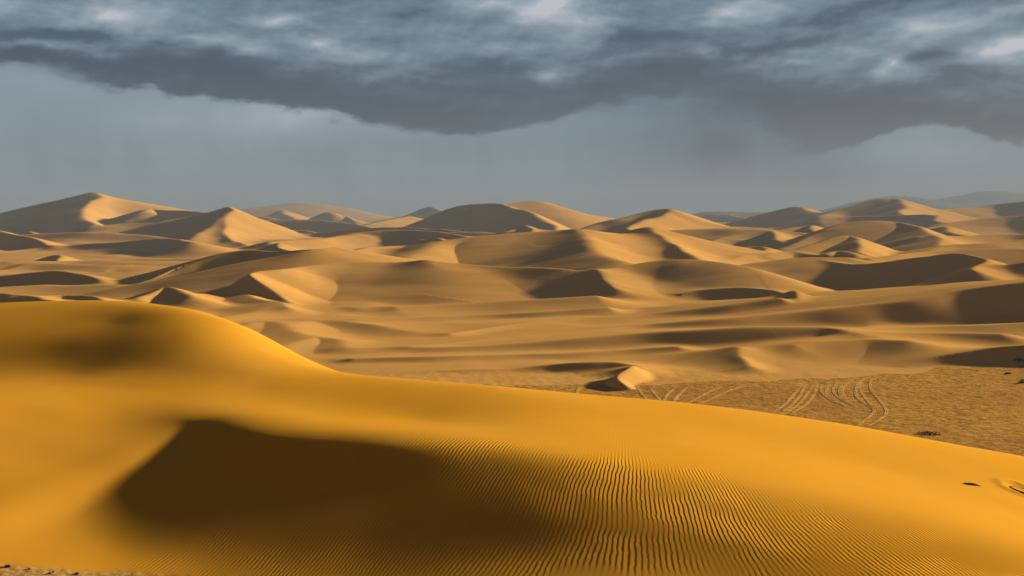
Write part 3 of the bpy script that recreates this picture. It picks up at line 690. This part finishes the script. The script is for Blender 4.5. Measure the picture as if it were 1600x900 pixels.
# brightness inside the cloud
rise = mapr(nt, dE, 0.0, 1.5, 0.0, .30)
B_up = total([rise, mathn(nt, 'MULTIPLY', relief(1.5, 7, .56, (1, 9, 2), .16, .25), .52), mathn(nt, 'MULTIPLY', relief(.6, 4, .5, (6, 3, 5), .22, 0), .8), mathn(nt, 'MULTIPLY', relief(3.4, 6, .55, (9, 4, 7), .08, .3), .26), mathn(nt, 'MULTIPLY', fb(.55, 3, .5, (8, 2, 2)), .45)] + [blob(*q) for q in [
    (10,12,110,50,.5),(170,35,130,55,.75),(260,18,170,50,.3),(150,64,230,17,-.2,-3),(75,77,190,15,.5,-3),(60,93,190,15,-.3,-3),(310,64,90,22,.35),(385,78,130,26,.5,-6),(440,40,90,30,.55),(505,82,90,24,.5,-8),(575,90,120,26,.3,-8),
    (485,60,90,18,-.2),(340,112,230,34,-.32,-5),(550,145,100,16,.22),(650,185,240,36,-.3,-6),(430,132,230,26,-.22,-8),(630,30,100,50,-.12),(770,14,120,36,.45),(690,50,120,30,.15),
    (860,15,80,46,.75),(905,40,100,56,.5),(825,32,70,40,.3),(1000,62,140,40,-.3),(1140,30,110,36,.5),(1195,14,140,30,.25),(1200,76,240,20,-.35,8),(1110,86,50,20,.35),(870,115,52,28,.55),(925,135,80,28,-.25),(1030,115,100,44,-.3),
    (1235,102,140,30,.25),(1382,105,38,22,.75),(1415,120,90,28,.4),(1450,55,210,34,.5,12),(1345,20,260,20,-.3,10),(1455,92,170,14,-.32,8),(1592,72,120,40,.65,8),(1535,82,110,26,.4,8),(1570,22,100,20,.2),(1565,125,140,34,-.1),
    (1350,180,320,44,-.34),(1585,200,140,22,-.3),(780,110,160,26,-.15),(560,150,420,60,-.16),(1300,150,300,60,-.14),(760,80,130,20,.2)]])
B_up = mathn(nt, 'ADD', B_up, .10)
# rain veil under it, with faint vertical shafts
strk = mathn(nt, 'SUBTRACT', noise(nt, comb(mathn(nt, 'ADD', mathn(nt, 'MULTIPLY', sxn, 1.7), mathn(nt, 'MULTIPLY', syn, .22)), mathn(nt, 'MULTIPLY', syn, .16), 3.0), 1.0, 4, .6), .5)
sv = comb(sxn, syn)
B_lo = total([mathn(nt, 'MULTIPLY', strk, mapr(nt, fb(.6, 2, .5, (3, 8, 5)), -.12, .15, .04, .30)), mathn(nt, 'MULTIPLY', fb(.9, 4, .5, (4, 4, 1)), .14),
    blob(470,185,340,60,.26), blob(250,190,420,110,.12,0,sv), blob(60,130,200,60,.1), blob(1130,235,360,190,-.36,0,sv), blob(1280,285,200,60,-.1,0,sv), blob(1440,232,150,50,.12), blob(1500,300,260,60,-.04,0,sv), blob(800,335,1500,40,.03,0,sv)])
B_lo = mathn(nt, 'ADD', B_lo, .54)
Bm = N(nt, 'ShaderNodeMix', data_type='FLOAT'); nt.links.new(Mc, Bm.inputs[0]); nt.links.new(B_lo, Bm.inputs[2]); nt.links.new(B_up, Bm.inputs[3])
rp = N(nt, 'ShaderNodeValToRGB'); nt.links.new(Bm.outputs[0], rp.inputs[0])
def lin(c): return tuple((v / 255 / 12.92 if v / 255 < .04045 else ((v / 255 + .055) / 1.055) ** 2.4) for v in c)
stops = [(0.0, (22, 47, 79)), (.2, (44, 70, 100)), (.5, (104, 128, 147)), (.75, (148, 163, 177)), (1.0, (192, 196, 204))]
e = rp.color_ramp.elements
while len(e) < len(stops): e.new(.5)
for q, (p, c) in zip(e, stops): q.position = p; q.color = (*lin(c), 1)
STR = .1
sky = N(nt, 'ShaderNodeTexSky', sky_type='NISHITA'); sky.sun_disc = False; sky.sun_elevation = R_(SUN_E); sky.sun_rotation = R_(SUN_A)
cl = N(nt, 'ShaderNodeVectorMath', operation='SCALE'); nt.links.new(rp.outputs[0], cl.inputs[0])
over = mathn(nt, 'MULTIPLY', mapr(nt, el, .2, .6, 1.0, .45), mapr(nt, sx.outputs[1], -.3, .4, .5, 1.0))      # unseen sky dimmed overhead and behind the camera to deepen the shade
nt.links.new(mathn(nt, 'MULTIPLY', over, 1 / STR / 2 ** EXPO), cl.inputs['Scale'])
tint = mixc(nt, mapr(nt, sx.outputs[1], -.25, .3), (1.0, .73, .52), (1.0, 1.0, 1.0))       # warm tint added to the unseen sky behind the camera, browning the shade
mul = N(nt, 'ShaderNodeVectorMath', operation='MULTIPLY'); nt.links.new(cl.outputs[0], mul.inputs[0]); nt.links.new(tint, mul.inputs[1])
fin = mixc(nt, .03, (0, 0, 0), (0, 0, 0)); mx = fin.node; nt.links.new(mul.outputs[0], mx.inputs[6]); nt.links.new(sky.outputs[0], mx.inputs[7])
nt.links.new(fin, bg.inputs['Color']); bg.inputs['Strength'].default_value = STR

# ------------------------------------------------------------------ haze
hv = np.array([(x, y, z) for z in (-20, 172) for x, y in ((-14000, -3000), (14000, -3000), (14000, 8500), (-14000, 8500))], float)
hq = np.array([(0, 3, 2, 1), (4, 5, 6, 7), (0, 1, 5, 4), (1, 2, 6, 5), (2, 3, 7, 6), (3, 0, 4, 7)])
M_haze = bpy.data.materials.new('haze_air'); M_haze.use_nodes = True; hn = M_haze.node_tree
hn.nodes.remove(hn.nodes['Principled BSDF']); pv = N(hn, 'ShaderNodeVolumePrincipled'); hn.links.new(pv.outputs[0], hn.nodes['Material Output'].inputs['Volume'])
pv.inputs['Density'].default_value = 2.1e-4; pv.inputs['Color'].default_value = (.285, .305, .365, 1)
hz = grid_mesh('haze', hv, hq, M_haze); hz.data.polygons.foreach_set('use_smooth', [False] * 6); tag(hz, kind='stuff')

scene.view_settings.view_transform = 'Standard'; scene.view_settings.look = 'None'
scene.view_settings.exposure = EXPO; scene.view_settings.gamma = 1
scene.cycles.use_denoising = True
scene.cycles.max_bounces = 5
